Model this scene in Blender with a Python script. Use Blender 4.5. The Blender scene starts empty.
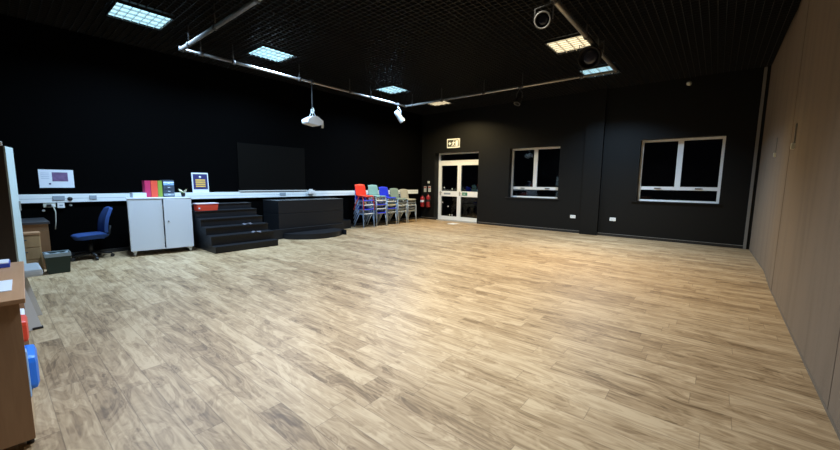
import bpy, bmesh, math, random
from mathutils import Vector, Matrix
random.seed(7)
PI = math.pi
COL = bpy.context.scene.collection
SC = bpy.context.scene

# ------------------------------------------------------------------ materials
def mat(name, col, rough=0.6, metal=0.0, spec=0.5, bump=0.0, bscale=60, var=0.0, coat=0.0):
    m = bpy.data.materials.new(name); m.use_nodes = True
    nt = m.node_tree; b = nt.nodes['Principled BSDF']
    b.inputs['Base Color'].default_value = (*col, 1)
    b.inputs['Roughness'].default_value = rough
    b.inputs['Metallic'].default_value = metal
    b.inputs['Specular IOR Level'].default_value = spec
    b.inputs['Coat Weight'].default_value = coat
    if bump or var:
        tc = nt.nodes.new('ShaderNodeTexCoord')
        n = nt.nodes.new('ShaderNodeTexNoise'); n.inputs['Scale'].default_value = bscale
        n.inputs['Detail'].default_value = 4
        nt.links.new(tc.outputs['Object'], n.inputs['Vector'])
        if bump:
            bp = nt.nodes.new('ShaderNodeBump'); bp.inputs['Strength'].default_value = bump
            bp.inputs['Distance'].default_value = 0.01
            nt.links.new(n.outputs['Fac'], bp.inputs['Height']); nt.links.new(bp.outputs['Normal'], b.inputs['Normal'])
        if var:
            mx = nt.nodes.new('ShaderNodeMix'); mx.data_type = 'RGBA'
            mx.inputs['A'].default_value = (*[c*(1-var) for c in col], 1)
            mx.inputs['B'].default_value = (*[min(1, c*(1+var)) for c in col], 1)
            nt.links.new(n.outputs['Fac'], mx.inputs['Factor']); nt.links.new(mx.outputs['Result'], b.inputs['Base Color'])
    return m

def emit(name, col, s):
    m = bpy.data.materials.new(name); m.use_nodes = True
    b = m.node_tree.nodes['Principled BSDF']
    b.inputs['Base Color'].default_value = (*col, 1)
    b.inputs['Emission Color'].default_value = (*col, 1)
    b.inputs['Emission Strength'].default_value = s
    return m

def wood(name, c1, c2, scale=(1, 12, 12), rough=0.45):
    m = bpy.data.materials.new(name); m.use_nodes = True
    nt = m.node_tree; b = nt.nodes['Principled BSDF']
    tc = nt.nodes.new('ShaderNodeTexCoord'); mp = nt.nodes.new('ShaderNodeMapping')
    mp.inputs['Scale'].default_value = scale
    n = nt.nodes.new('ShaderNodeTexNoise'); n.inputs['Scale'].default_value = 3; n.inputs['Detail'].default_value = 6
    n.inputs['Distortion'].default_value = 0.8
    mx = nt.nodes.new('ShaderNodeMix'); mx.data_type = 'RGBA'
    mx.inputs['A'].default_value = (*c1, 1); mx.inputs['B'].default_value = (*c2, 1)
    nt.links.new(tc.outputs['Object'], mp.inputs['Vector']); nt.links.new(mp.outputs['Vector'], n.inputs['Vector'])
    nt.links.new(n.outputs['Fac'], mx.inputs['Factor']); nt.links.new(mx.outputs['Result'], b.inputs['Base Color'])
    b.inputs['Roughness'].default_value = rough
    return m

def floor_material():
    m = bpy.data.materials.new('plank_vinyl'); m.use_nodes = True
    nt = m.node_tree; N = nt.nodes; L = nt.links; b = N['Principled BSDF']
    tc = N.new('ShaderNodeTexCoord'); sp = N.new('ShaderNodeSeparateXYZ'); L.new(tc.outputs['Object'], sp.inputs[0])
    def M(op, a, bb=None, c=None):
        n = N.new('ShaderNodeMath'); n.operation = op
        for i, v in enumerate((a, bb, c)):
            if v is None: continue
            if isinstance(v, (int, float)): n.inputs[i].default_value = v
            else: L.new(v, n.inputs[i])
        return n.outputs[0]
    PWID, PLEN = 0.155, 1.05
    yv = M('DIVIDE', sp.outputs['Y'], PWID); row = M('FLOOR', yv); fy = M('FRACT', yv)
    wn = N.new('ShaderNodeTexWhiteNoise'); wn.noise_dimensions = '1D'; L.new(row, wn.inputs['W'])
    xv = M('ADD', M('DIVIDE', sp.outputs['X'], PLEN), wn.outputs['Value']); colm = M('FLOOR', xv); fx = M('FRACT', xv)
    cb = N.new('ShaderNodeCombineXYZ'); L.new(row, cb.inputs[0]); L.new(colm, cb.inputs[1])
    w2 = N.new('ShaderNodeTexWhiteNoise'); w2.noise_dimensions = '2D'; L.new(cb.outputs[0], w2.inputs['Vector'])
    rnd = w2.outputs['Value']
    # grain
    def noise(sx, sy, off, scale, det, dist):
        c = N.new('ShaderNodeCombineXYZ')
        L.new(M('MULTIPLY', sp.outputs['X'], sx), c.inputs[0]); L.new(M('MULTIPLY', sp.outputs['Y'], sy), c.inputs[1])
        L.new(M('MULTIPLY', rnd, off), c.inputs[2])
        n = N.new('ShaderNodeTexNoise'); n.inputs['Scale'].default_value = scale; n.inputs['Detail'].default_value = det
        n.inputs['Distortion'].default_value = dist
        L.new(c.outputs[0], n.inputs['Vector']); return n.outputs['Fac']
    g1 = noise(1.0, 3.2, 40, 2.2, 3, 1.6)
    g2 = noise(1.0, 14, 70, 3.0, 5, 0.4)
    rings = M('FRACT', M('MULTIPLY', g1, 7.0))
    rings = M('ABSOLUTE', M('SUBTRACT', rings, 0.5))           # 0..0.5
    t = M('ADD', M('MULTIPLY', g1, 0.75), M('MULTIPLY', g2, 0.65))
    t = M('ADD', t, M('MULTIPLY', rings, 0.30))
    t = M('ADD', t, M('MULTIPLY', M('SUBTRACT', rnd, 0.5), 0.22))
    cr = N.new('ShaderNodeValToRGB'); L.new(t, cr.inputs[0])
    e = cr.color_ramp.elements
    e[0].position = 0.45; e[0].color = (0.135, 0.079, 0.036, 1)
    e[1].position = 1.05; e[1].color = (0.520, 0.382, 0.230, 1)
    k = cr.color_ramp.elements.new(0.65); k.color = (0.290, 0.190, 0.098, 1)
    k = cr.color_ramp.elements.new(0.80); k.color = (0.400, 0.277, 0.154, 1)
    # joints
    jy = M('LESS_THAN', M('MINIMUM', fy, M('SUBTRACT', 1.0, fy)), 0.016)
    jx = M('LESS_THAN', M('MINIMUM', fx, M('SUBTRACT', 1.0, fx)), 0.0022)
    j = M('MULTIPLY', M('MAXIMUM', jy, jx), 0.45)
    mx = N.new('ShaderNodeMix'); mx.data_type = 'RGBA'; L.new(j, mx.inputs['Factor']); L.new(cr.outputs['Color'], mx.inputs['A'])
    mx.inputs['B'].default_value = (0.10, 0.06, 0.03, 1)
    L.new(mx.outputs['Result'], b.inputs['Base Color'])
    b.inputs['Roughness'].default_value = 0.46; b.inputs['Specular IOR Level'].default_value = 0.45
    bp = N.new('ShaderNodeBump'); bp.inputs['Strength'].default_value = 0.12; bp.inputs['Distance'].default_value = 0.002
    L.new(g2, bp.inputs['Height']); L.new(bp.outputs['Normal'], b.inputs['Normal'])
    return m

def partition_material():
    m = mat('partition_felt', (0.235, 0.178, 0.128), 0.85, spec=0.25)
    nt = m.node_tree; b = nt.nodes['Principled BSDF']; tc = nt.nodes.new('ShaderNodeTexCoord')
    n = nt.nodes.new('ShaderNodeTexNoise'); n.inputs['Scale'].default_value = 140; n.inputs['Detail'].default_value = 3
    n2 = nt.nodes.new('ShaderNodeTexNoise'); n2.inputs['Scale'].default_value = 2.0
    mp = nt.nodes.new('ShaderNodeMapping'); mp.inputs['Scale'].default_value = (1, 3, .35)
    nt.links.new(tc.outputs['Object'], n.inputs['Vector']); nt.links.new(tc.outputs['Object'], mp.inputs[0]); nt.links.new(mp.outputs[0], n2.inputs['Vector'])
    ad = nt.nodes.new('ShaderNodeMath'); ad.operation = 'ADD'; nt.links.new(n.outputs['Fac'], ad.inputs[0]); nt.links.new(n2.outputs['Fac'], ad.inputs[1])
    cr = nt.nodes.new('ShaderNodeValToRGB'); nt.links.new(ad.outputs[0], cr.inputs[0])
    cr.color_ramp.elements[0].position = .6; cr.color_ramp.elements[0].color = (.155, .120, .090, 1)
    cr.color_ramp.elements[1].position = 1.0; cr.color_ramp.elements[1].color = (.215, .167, .125, 1)
    nt.links.new(cr.outputs[0], b.inputs['Base Color'])
    bp = nt.nodes.new('ShaderNodeBump'); bp.inputs['Strength'].default_value = .25; bp.inputs['Distance'].default_value = .004
    nt.links.new(n.outputs['Fac'], bp.inputs['Height']); nt.links.new(bp.outputs['Normal'], b.inputs['Normal'])
    return m

def glass_material():
    m = bpy.data.materials.new('window_glass'); m.use_nodes = True
    nt = m.node_tree; nt.nodes.clear()
    o = nt.nodes.new('ShaderNodeOutputMaterial'); mx = nt.nodes.new('ShaderNodeMixShader')
    t = nt.nodes.new('ShaderNodeBsdfTransparent'); g = nt.nodes.new('ShaderNodeBsdfGlossy'); g.inputs['Roughness'].default_value = 0.01
    t.inputs['Color'].default_value = (.85, .88, .88, 1)
    f = nt.nodes.new('ShaderNodeFresnel'); f.inputs['IOR'].default_value = 1.5
    nt.links.new(f.outputs[0], mx.inputs[0]); nt.links.new(t.outputs[0], mx.inputs[1]); nt.links.new(g.outputs[0], mx.inputs[2])
    nt.links.new(mx.outputs[0], o.inputs['Surface'])
    return m

M = {}
M['floor'] = floor_material()
M['partition'] = partition_material()
M['glass'] = glass_material()
M['black_wall'] = mat('black_paint', (0.0052, 0.0053, 0.0050), 0.55, spec=0.22, bump=.05, bscale=30, var=.12)
M['black_matt'] = mat('left_wall_black', (0.0014, 0.0014, 0.0015), 0.9, spec=0.02, bump=.05, bscale=30, var=.12)  # darker, duller black than the other walls, for the left wall alone
M['black_ceiling'] = mat('black_ceiling', (0.010, 0.010, 0.010), 0.75, spec=.3)
M['black_grid'] = mat('black_grid', (0.012, 0.012, 0.012), 0.5, spec=.3)
M['black_skirt'] = mat('black_gloss', (0.016, 0.016, 0.017), 0.3, spec=.5)
M['grey_trim'] = mat('grey_trim', (0.20, 0.19, 0.175), 0.5)
M['alu'] = mat('aluminium', (0.42, 0.41, 0.39), 0.4, .6)
M['white_upvc'] = mat('white_upvc', (0.86, 0.88, 0.89), 0.35)
M['trunking'] = mat('white_trunking', (0.86, 0.92, 0.93), 0.3)
M['white_cab'] = mat('cabinet_laminate', (0.72, 0.77, 0.84), 0.38)
M['white'] = mat('white_plastic', (0.8, 0.82, 0.82), 0.4)
M['steel'] = mat('galvanised_steel', (0.40, 0.39, 0.37), 0.42, .75, bump=.05, bscale=40, var=.15)
M['dark_steel'] = mat('dark_steel', (0.10, 0.10, 0.10), 0.45, .5)
M['black_metal'] = mat('black_metal', (0.016, 0.016, 0.016), 0.65, spec=.25)
M['silver'] = mat('polished_silver', (0.70, 0.76, 0.82), 0.28, .55)
M['stage'] = mat('stage_black', (0.0095, 0.0105, 0.013), 0.42, spec=.32, bump=.08, bscale=25, var=.25)
M['board'] = mat('black_board', (0.0034, 0.0031, 0.0027), 0.75, spec=.04)
M['black'] = mat('black_rubber', (0.014, 0.014, 0.015), 0.5)
M['blue_fabric'] = mat('blue_fabric', (0.026, 0.062, 0.20), 0.9, spec=.2, bump=.2, bscale=200, var=.2)
M['green_bin'] = mat('dark_green_plastic', (0.006, 0.024, 0.018), 0.4)
M['bag'] = mat('grey_bin_liner', (0.28, 0.33, 0.36), 0.35)
M['red_tray'] = mat('red_plastic', (0.72, 0.060, 0.030), 0.35)
M['pink_lid'] = mat('pale_pink_lid', (0.75, 0.62, 0.70), 0.35)
M['magenta'] = mat('magenta_card', (0.52, 0.025, 0.11), 0.5)
M['orange'] = mat('orange_card', (0.80, 0.085, 0.045), 0.5)
M['tangerine'] = mat('tangerine_card', (0.72, 0.16, 0.04), 0.5)
M['lime'] = mat('lime_card', (0.22, 0.32, 0.04), 0.5)
M['navy'] = mat('navy_print', (0.030, 0.030, 0.13), 0.5)
M['yellow'] = mat('yellow_print', (0.80, 0.50, 0.10), 0.5)
M['paper'] = mat('white_paper', (0.74, 0.80, 0.88), 0.6)
M['purple_print'] = mat('purple_print', (0.17, 0.10, 0.22), 0.6, var=.5, bscale=18)
M['slate'] = mat('slate_blue_plastic', (0.05, 0.07, 0.10), 0.4)
M['leaf'] = mat('leaf_green', (0.12, 0.18, 0.05), 0.5)
M['leaf_pale'] = mat('leaf_cream', (0.62, 0.58, 0.40), 0.5)
M['oak'] = wood('oak_veneer', (0.30, 0.165, 0.085), (0.44, 0.265, 0.145), (14, 14, 1.2))
M['oak_top'] = wood('oak_veneer_top', (0.40, 0.215, 0.105), (0.50, 0.29, 0.155), (1.2, 14, 14))
M['beech'] = wood('beech_veneer', (0.36, 0.22, 0.10), (0.50, 0.33, 0.17), (10, 10, 1))
M['desk_wood'] = wood('desk_wood', (0.16, 0.085, 0.04), (0.24, 0.135, 0.065), (10, 10, 1))
M['brown_side'] = wood('dark_brown_laminate', (0.045, 0.028, 0.018), (0.065, 0.042, 0.028), (10, 10, 1))
M['desk_grey'] = mat('dark_grey_top', (0.045, 0.045, 0.05), 0.3)
M['pale_metal'] = mat('pale_green_laminate', (0.60, 0.70, 0.68), 0.4)
M['grey_plastic'] = mat('grey_plastic', (0.42, 0.47, 0.50), 0.4)
M['grey_panel'] = mat('light_grey_plastic', (0.58, 0.58, 0.58), 0.45)
M['red_ext'] = mat('extinguisher_red', (0.36, 0.016, 0.022), 0.3, coat=.3)
M['sign_green'] = mat('sign_green', (0.02, 0.20, 0.10), 0.4)
M['blue_book'] = mat('blue_print', (0.03, 0.07, 0.42), 0.4)
M['bright_blue'] = mat('bright_blue_plastic', (0.02, 0.20, 0.80), 0.35)
M['light_blue'] = mat('light_blue_plastic', (0.25, 0.45, 0.75), 0.35)
M['cream'] = mat('cream_plastic', (0.62, 0.62, 0.52), 0.5)
M['socket_grey'] = mat('socket_grey', (0.30, 0.36, 0.42), 0.4)
M['lens'] = mat('lens_glass', (0.02, 0.02, 0.03), 0.05, spec=.8)

# ------------------------------------------------------------------ mesh builder
class MB:
    def __init__(s): s.bm = bmesh.new(); s.mi = 0; s.mats = []
    def use(s, m):
        if m not in s.mats: s.mats.append(m)
        s.mi = s.mats.index(m); return s
    def face(s, vs, smooth=False):
        try:
            f = s.bm.faces.new(vs); f.material_index = s.mi; f.smooth = smooth; return f
        except ValueError: return None
    def box(s, a, b, bevel=0.0, rot=None, pivot=None):
        x0, x1 = sorted((a[0], b[0])); y0, y1 = sorted((a[1], b[1])); z0, z1 = sorted((a[2], b[2]))
        vs = [s.bm.verts.new(p) for p in ((x0,y0,z0),(x1,y0,z0),(x1,y1,z0),(x0,y1,z0),(x0,y0,z1),(x1,y0,z1),(x1,y1,z1),(x0,y1,z1))]
        fs = [s.face([vs[i] for i in q]) for q in ((3,2,1,0),(4,5,6,7),(0,1,5,4),(1,2,6,5),(2,3,7,6),(3,0,4,7))]
        if rot is not None:
            pv = Vector(pivot) if pivot is not None else Vector(((x0+x1)/2, (y0+y1)/2, (z0+z1)/2))
            for v in vs: v.co = pv + rot @ (v.co - pv)
        if bevel:
            es = {e for f in fs for e in f.edges}
            r = bmesh.ops.bevel(s.bm, geom=list(es), offset=bevel, segments=2, affect='EDGES', profile=.6)
            for f in r['faces']: f.material_index = s.mi
        return s
    def prism(s, poly, z0, z1):        # poly (x,y) counter-clockwise
        n = len(poly)
        lo = [s.bm.verts.new((p[0], p[1], z0)) for p in poly]; hi = [s.bm.verts.new((p[0], p[1], z1)) for p in poly]
        s.face(lo[::-1]); s.face(hi)
        for i in range(n): s.face([lo[i], lo[(i+1) % n], hi[(i+1) % n], hi[i]])
        return s
    def extrude(s, poly3, vec):         # 3D polygon pushed along vec
        n = len(poly3); v = Vector(vec)
        lo = [s.bm.verts.new(Vector(p)) for p in poly3]; hi = [s.bm.verts.new(Vector(p) + v) for p in poly3]
        s.face(lo[::-1]); s.face(hi)
        for i in range(n): s.face([lo[i], lo[(i+1) % n], hi[(i+1) % n], hi[i]])
        return s
    def tube(s, pts, r, seg=10, cap=True):
        pts = [Vector(p) for p in pts]; n = len(pts); rs = r if isinstance(r, (list, tuple)) else [r]*n
        rings = []; up = None
        for i, p in enumerate(pts):
            d = (pts[min(i+1, n-1)] - pts[max(i-1, 0)]).normalized()
            if up is None: up = Vector((0, 0, 1)) if abs(d.z) < .9 else Vector((1, 0, 0))
            a = d.cross(up).normalized(); bb = a.cross(d).normalized(); up = bb
            rings.append([s.bm.verts.new(p + (a*math.cos(2*PI*k/seg) + bb*math.sin(2*PI*k/seg))*rs[i]) for k in range(seg)])
        for i in range(n-1):
            for k in range(seg): s.face([rings[i][k], rings[i][(k+1) % seg], rings[i+1][(k+1) % seg], rings[i+1][k]], True)
        if cap: s.face(rings[0][::-1]); s.face(rings[-1])
        return s
    def lathe(s, prof, seg=24, mtx=None):      # prof (r,z)
        rings = []
        for r, z in prof:
            if r < 1e-5: rings.append([s.bm.verts.new((0, 0, z))])
            else: rings.append([s.bm.verts.new((r*math.cos(2*PI*k/seg), r*math.sin(2*PI*k/seg), z)) for k in range(seg)])
        if mtx is not None:
            for rg in rings:
                for v in rg: v.co = mtx @ v.co
        for a, b in zip(rings, rings[1:]):
            for k in range(seg):
                k2 = (k+1) % seg
                if len(a) == 1 and len(b) == 1: continue
                if len(a) == 1: s.face([a[0], b[k2], b[k]], True)
                elif len(b) == 1: s.face([a[k], a[k2], b[0]], True)
                else: s.face([a[k], a[k2], b[k2], b[k]], True)
        return s
    def sheet(s, fn, nu, nv, th):       # fn(u,v)->(Vector); solid sheet of thickness th
        P = [[Vector(fn(i/nu, j/nv)) for j in range(nv+1)] for i in range(nu+1)]
        def nrm(i, j):
            du = P[min(i+1, nu)][j] - P[max(i-1, 0)][j]; dv = P[i][min(j+1, nv)] - P[i][max(j-1, 0)]
            return du.cross(dv).normalized()
        A = [[s.bm.verts.new(P[i][j]) for j in range(nv+1)] for i in range(nu+1)]
        B = [[s.bm.verts.new(P[i][j] - nrm(i, j)*th) for j in range(nv+1)] for i in range(nu+1)]
        for i in range(nu):
            for j in range(nv):
                s.face([A[i][j], A[i+1][j], A[i+1][j+1], A[i][j+1]], True); s.face([B[i][j+1], B[i+1][j+1], B[i+1][j], B[i][j]], True)
        for i in range(nu):
            s.face([A[i][0], B[i][0], B[i+1][0], A[i+1][0]]); s.face([A[i+1][nv], B[i+1][nv], B[i][nv], A[i][nv]])
        for j in range(nv):
            s.face([A[0][j+1], B[0][j+1], B[0][j], A[0][j]]); s.face([A[nu][j], B[nu][j], B[nu][j+1], A[nu][j+1]])
        return s
    def build(s, name, m=None, parent=None, **kw):
        if m is not None and not s.mats: s.mats = [m]
        bmesh.ops.recalc_face_normals(s.bm, faces=s.bm.faces[:])
        me = bpy.data.meshes.new(name); s.bm.to_mesh(me); s.bm.free()
        for x in s.mats: me.materials.append(x)
        o = bpy.data.objects.new(name, me); COL.objects.link(o)
        if parent is not None: o.parent = parent
        for k, v in kw.items(): o[k] = v
        return o

def thing(name, label, cat, loc=(0, 0, 0), rz=0.0, group=None):
    o = bpy.data.objects.new(name, None); COL.objects.link(o)
    o.location = loc; o.rotation_euler = (0, 0, rz); o.empty_display_size = .1
    o['label'] = label; o['category'] = cat
    if group: o['group'] = group
    return o
def tag(o, label, cat, group=None):
    o['label'] = label; o['category'] = cat
    if group: o['group'] = group
    return o
def struct(o): o['kind'] = 'structure'; return o
def box(a, b, bevel=0.0): return MB().box(a, b, bevel)
def kids(o): return [c for c in bpy.data.objects if c.parent == o]

# ------------------------------------------------------------------ room dimensions
XL, XR, YB, YF, ZC = -8.86, 0.65, 10.81, -0.5, 3.92
T = 0.45
WIN2 = (-5.215, -3.635, 0.965, 2.515)     # left window in the photo
WIN1 = (-1.61, 0.06, 0.99, 2.55)
DOOR = (-8.24, -6.36, 0.0, 2.50)

struct(box((XL-T, YF-T, -0.1), (XR+T+.1, YB+T, 0)).build('floor', M['floor']))
struct(box((XL-T, YF-T, ZC+.17), (XR+T+.1, YB+T, ZC+.3)).build('ceiling', M['black_ceiling']))
struct(box((XL-T, YF-T, 0), (XL, YB+T, ZC+.17)).build('wall_left', M['black_matt']))

# back wall with openings
m = MB()
xs = [XL, DOOR[0], DOOR[1], WIN2[0], WIN2[1], WIN1[0], WIN1[1], XR+T+.1]
def wb(x0, x1, z0, z1): m.box((x0, YB, z0), (x1, YB+T, z1))
wb(xs[0], xs[1], 0, ZC+.17); wb(xs[1], xs[2], DOOR[3], ZC+.17); wb(xs[2], xs[3], 0, ZC+.17)
wb(xs[3], xs[4], 0, WIN2[2]); wb(xs[3], xs[4], WIN2[3], ZC+.17); wb(xs[4], xs[5], 0, ZC+.17)
wb(xs[5], xs[6], 0, WIN1[2]); wb(xs[5], xs[6], WIN1[3], ZC+.17); wb(xs[6], xs[7], 0, ZC+.17)
struct(m.build('wall_back', M['black_wall']))

# folding partition on the right
m = MB()
poly = [(XR+T+.1, YF), (XR+T+.1, YB), (.665, YB), (.72, 8.15), (.675, 6.75), (XR, 3.25), (XR, YF)]
m.prism(poly, 0, ZC+.17)
pw = struct(m.build('wall_right', M['partition']))
m = MB()
for (x, y) in ((XR, 3.25), (.673, 6.6)):
    m.box((x-.002, y-.006, 0), (x+.01, y+.006, ZC))
struct(m.build('trim_2', mat('seam_dark', (.12, .092, .068), .85)))
# perimeter seal along the foot of the partition
m = MB()
for a, b in zip(poly[2:-1], poly[3:]):
    d = Vector((b[0]-a[0], b[1]-a[1], 0)); m.extrude([(a[0]-.006, a[1], 0), (a[0]+.01, a[1], 0), (a[0]+.01, a[1], .02), (a[0]-.006, a[1], .02)], d)
struct(m.build('baseboard_right', mat('seal_grey', (.16, .13, .10), .7)))
struct(box((.56, YB-.05, 0), (.61, YB-.001, ZC)).build('trim_1', M['grey_trim']))
struct(box((.61, YB-.03, 0), (.668, YB-.001, ZC)).build('trim_3', M['black_wall']))

# wall behind the camera
struct(box((XL-T, YF-T, 0), (XR+T+.1, YF, ZC+.17)).build('wall_front', M['black_wall']))

# pillar
struct(box((-2.93, YB-.12, 0), (-2.47, YB-.0005, ZC+.17)).build('pillar', M['black_wall']))

# skirting
m = MB()
def skirt(x0, x1):
    m.use(M['black_skirt']).box((x0, YB-.022, 0), (x1, YB-.0005, .065)); m.use(M['grey_trim']).box((x0, YB-.024, .065), (x1, YB-.0005, .073))  # grey strip colours in the light caught by the skirting's top edge
for a, b in ((XL, -8.12), (-6.31, -2.93), (-2.47, .56)): skirt(a, b)
struct(m.build('baseboard_back'))
struct(box((XL+.0005, YF, 0), (XL+.02, YB-.03, .07)).build('baseboard_left', M['black_skirt']))

# open-cell ceiling grid
m = MB(); m.mats = [M['black_grid']]
LIGHT_XY = [(-7.16, 1.76), (-7.12, 3.88), (-7.10, 7.34), (-7.05, 9.36), (-2.26, 6.97), (-2.24, 8.97), (-2.26, 1.76), (-2.26, 3.90)]
def runs(a, b, p, along_x):             # slat from a to b at position p, interrupted by the light fittings
    cuts = sorted(((lx if along_x else ly)-.362, (lx if along_x else ly)+.362) for lx, ly in LIGHT_XY if abs((ly if along_x else lx)-p) < .366)
    for c0, c1 in cuts:
        yield a, c0; a = c1
    yield a, b
y = YF+.05
while y < YB:
    for a_, b_ in runs(XL, XR+.02, y, True): m.box((a_, y-.004, ZC+.012), (b_, y+.004, ZC+.052))
    y += .1
x = XL+.05
while x < XR:
    for a_, b_ in runs(YF, YB, x, False): m.box((x-.004, a_, ZC+.013), (x+.004, b_, ZC+.051))
    x += .1
struct(m.build('ceiling_grid', kind='structure'))

# ------------------------------------------------------------------ windows and door
YW = YB + .21
def window(name, W):
    x0, x1, z0, z1 = W; e = .001
    root = bpy.data.objects.new(name, None); COL.objects.link(root); root.location = ((x0+x1)/2, YW, z0); root['kind'] = 'structure'
    w = (x1-x0)/2; h = z1-z0
    f = MB(); t = .055; d0, d1 = -.03, .03
    f.box((-w, d0, 0), (-w+t, d1, h)); f.box((w-t, d0, 0), (w, d1, h))
    f.box((-w+t, d0, h-t), (w-t, d1, h)); f.box((-w+t, d0, 0), (w-t, d1, .045))
    zr = .295 if name == 'window_1' else .255
    f.box((-w+t, d0, zr), (w-t, d1, zr+.085))
    f.box((-.058, d0, zr+.085), (.058, d1, h-t))
    f.build('frame', M['white_upvc'], root)
    g = MB(); g.box((-w+t, -.006, .045), (w-t, .006, zr)); 
    g.box((-w+t, -.006, zr+.085), (-.058, .006, h-t)); g.box((.058, -.006, zr+.085), (w-t, .006, h-t))
    g.build('glass_pane', M['glass'], root)
    for sx in (-1, 1):
        hb = MB(); hb.box((sx*w*.5-.06, -.05, zr+.03), (sx*w*.5+.06, -.03, zr+.055), .004); hb.box((sx*w*.5-.02, -.06, zr+.035), (sx*w*.5+.09, -.05, zr+.05), .003)
        hb.build('handle', M['dark_steel'], root)
    s = MB(); s.box((-w, -.209, -.03), (w, -.031, -.0005)); s.box((-w-.1, -.245, -.03), (w+.04, -.211, -.002))
    s.build('sill', M['black_skirt'] if name == 'window_2' else M['black_wall'], root)
    st = MB(); st.box((-w+.01, -.05, -.0005), (w-.01, -.0305, .012)); st.build('sill_bead', M['white_upvc'], root)
    return root
window('window_2', WIN2); window('window_1', WIN1)

x0, x1, z0, z1 = DOOR
door = bpy.data.objects.new('door_1', None); COL.objects.link(door); door.location = (x0, YB+.30, 0); door['kind'] = 'structure'
DW = x1 - x0
f = MB(); t = .055
f.box((0, -.035, 0), (t, .035, z1)); f.box((DW-t, -.035, 0), (DW, .035, z1))
f.box((t, -.035, z1-.05), (DW-t, .035, z1)); f.box((t, -.035, 2.17), (DW-t, .035, 2.225))
f.build('door_frame', M['white_upvc'], door)
box((t, -.006, 2.225), (DW-t, .006, z1-.05)).build('transom_glass', M['glass'], door)
mid = .935
for nm, a, b in (('left_leaf', t+.003, mid-.003), ('right_leaf', mid+.003, DW-t-.003)):
    l = MB(); s_ = .075
    l.box((a, -.03, .012), (a+s_, .03, 2.165)); l.box((b-s_, -.03, .012), (b, .03, 2.165))
    l.box((a+s_, -.03, 2.04), (b-s_, .03, 2.165)); l.box((a+s_, -.03, .012), (b-s_, .03, .15)); l.box((a+s_, -.03, .90), (b-s_, .03, 1.095))
    lf = l.build('door_leaf', M['white_upvc'], door)
    g = MB(); g.box((a+s_, -.006, .15), (b-s_, .006, .90)); g.box((a+s_, -.006, 1.095), (b-s_, .006, 2.04)); g.build('glass_pane', M['glass'], lf)
    hx = a+.035 if nm == 'left_leaf' else a+.03
    h = MB(); h.box((hx-.018, -.042, .93), (hx+.018, -.03, 1.09), .003); h.tube([(hx, -.042, 1.03), (hx, -.08, 1.03), (hx+.11, -.08, 1.03)], .011)
    h.build('handle', M['alu'], lf)
    if nm == 'right_leaf':
        q = MB(); q.use(M['sign_green']).box((a+.14, -.033, .945), (a+.36, -.0301, 1.06))
        q.use(M['white']); q.extrude([(a+.165, -.0332, .99), (a+.165, -.0332, 1.01), (a+.25, -.0332, 1.01), (a+.25, -.0332, 1.03), (a+.285, -.0332, 1.0), (a+.25, -.0332, .97), (a+.25, -.0332, .99)], (0, -.001, 0))
        q.build('door_sign', None, lf, label='small green sign with white arrow on right door rail')
    else:
        q = MB(); q.use(M['socket_grey']).box((a+.2, -.0325, .965), (a+.5, -.0301, 1.03)); q.build('door_sign', None, lf)
    if nm == 'left_leaf':
        for (sx, sz) in ((.20, 1.22), (.56, 1.18), (.13, .66), (.39, .52), (.47, .20), (.58, .20)):
            MB().lathe([(0, 0), (.026, 0), (.026, .003), (0, .003)], 12, Matrix.Translation((a+sx, -.0062, sz)) @ Matrix.Rotation(PI/2, 4, 'X')).build('white_dot', M['white'], lf)  # small white discs on the left leaf's panes
MB().box((x0, YB, -.001+.001), (x1, YB+.26, .006)).build('door_threshold', M['alu'], None, kind='structure')

# ------------------------------------------------------------------ ceiling lights
COOL, WARM, NEUTRAL = (.50, .73, 1.0), (1.0, .78, .41), (.96, .92, .80)
PANEL = {'cool': emit('cool_tube_glow', (.50, .85, 1.0), 1.15), 'warm': emit('warm_tube_glow', (1.0, .90, .66), 1.15)}
BLADE = {'cool': mat('cool_louvre', (.75, .80, .82), .3, .3), 'warm': mat('warm_louvre', (.80, .78, .72), .3, .3)}
def ceiling_light(x, y, kind, power, label, sx=.72, sy=.72, tint=None, spread=150):
    r = thing('ceiling_light', label, 'ceiling light', (x, y, ZC+.008), 0, 'square louvred ceiling lights')
    t = .018; fr = MB()
    a, b = sx/2, sy/2
    fr.box((-a, -b, -.026), (-a+t, b, .012)); fr.box((a-t, -b, -.03), (a, b, .012)); fr.box((-a+t, -b, -.03), (a-t, -b+t, .012)); fr.box((-a+t, b-t, -.03), (a-t, b, .012))
    fr.build('frame', M['black_grid'], r)
    box((-a+t, -b+t, .004), (a-t, b-t, .012)).build('diffuser', PANEL[kind], r)
    lv = MB()
    for i in range(1, 4): q = -a + sx*i/4; lv.box((q-.006, -b+t, -.024), (q+.006, b-t, .003))
    for i in range(1, 7): q = -b + sy*i/7; lv.box((-a+t, q-.003, -.022), (a-t, q+.003, .002))
    lv.build('louvre', BLADE[kind], r)
    L = bpy.data.lights.new('panel_lamp', 'AREA'); L.shape = 'SQUARE'; L.size = .6; L.energy = power
    L.color = tint or (COOL if kind == 'cool' else WARM); L.spread = math.radians(spread)
    o = bpy.data.objects.new('panel_lamp', L); COL.objects.link(o); o.parent = r; o.location = (0, 0, -.034)
    return r
PW = 122
ceiling_light(-7.16, 1.76, 'cool', PW*1.22, 'cool white louvred ceiling light above the desk corner, leftmost in the photo')
ceiling_light(-7.12, 3.88, 'cool', PW*1.22, 'cool white louvred ceiling light just inside the rig corner above the black steps')
ceiling_light(-7.10, 7.34, 'cool', PW*1.22, 'cool white louvred ceiling light above the chair stacks, left of the hanging silver spotlight')
ceiling_light(-7.05, 9.36, 'warm', PW, 'warm white louvred ceiling light crossed by the far rig pipe, nearest the double door')
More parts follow.
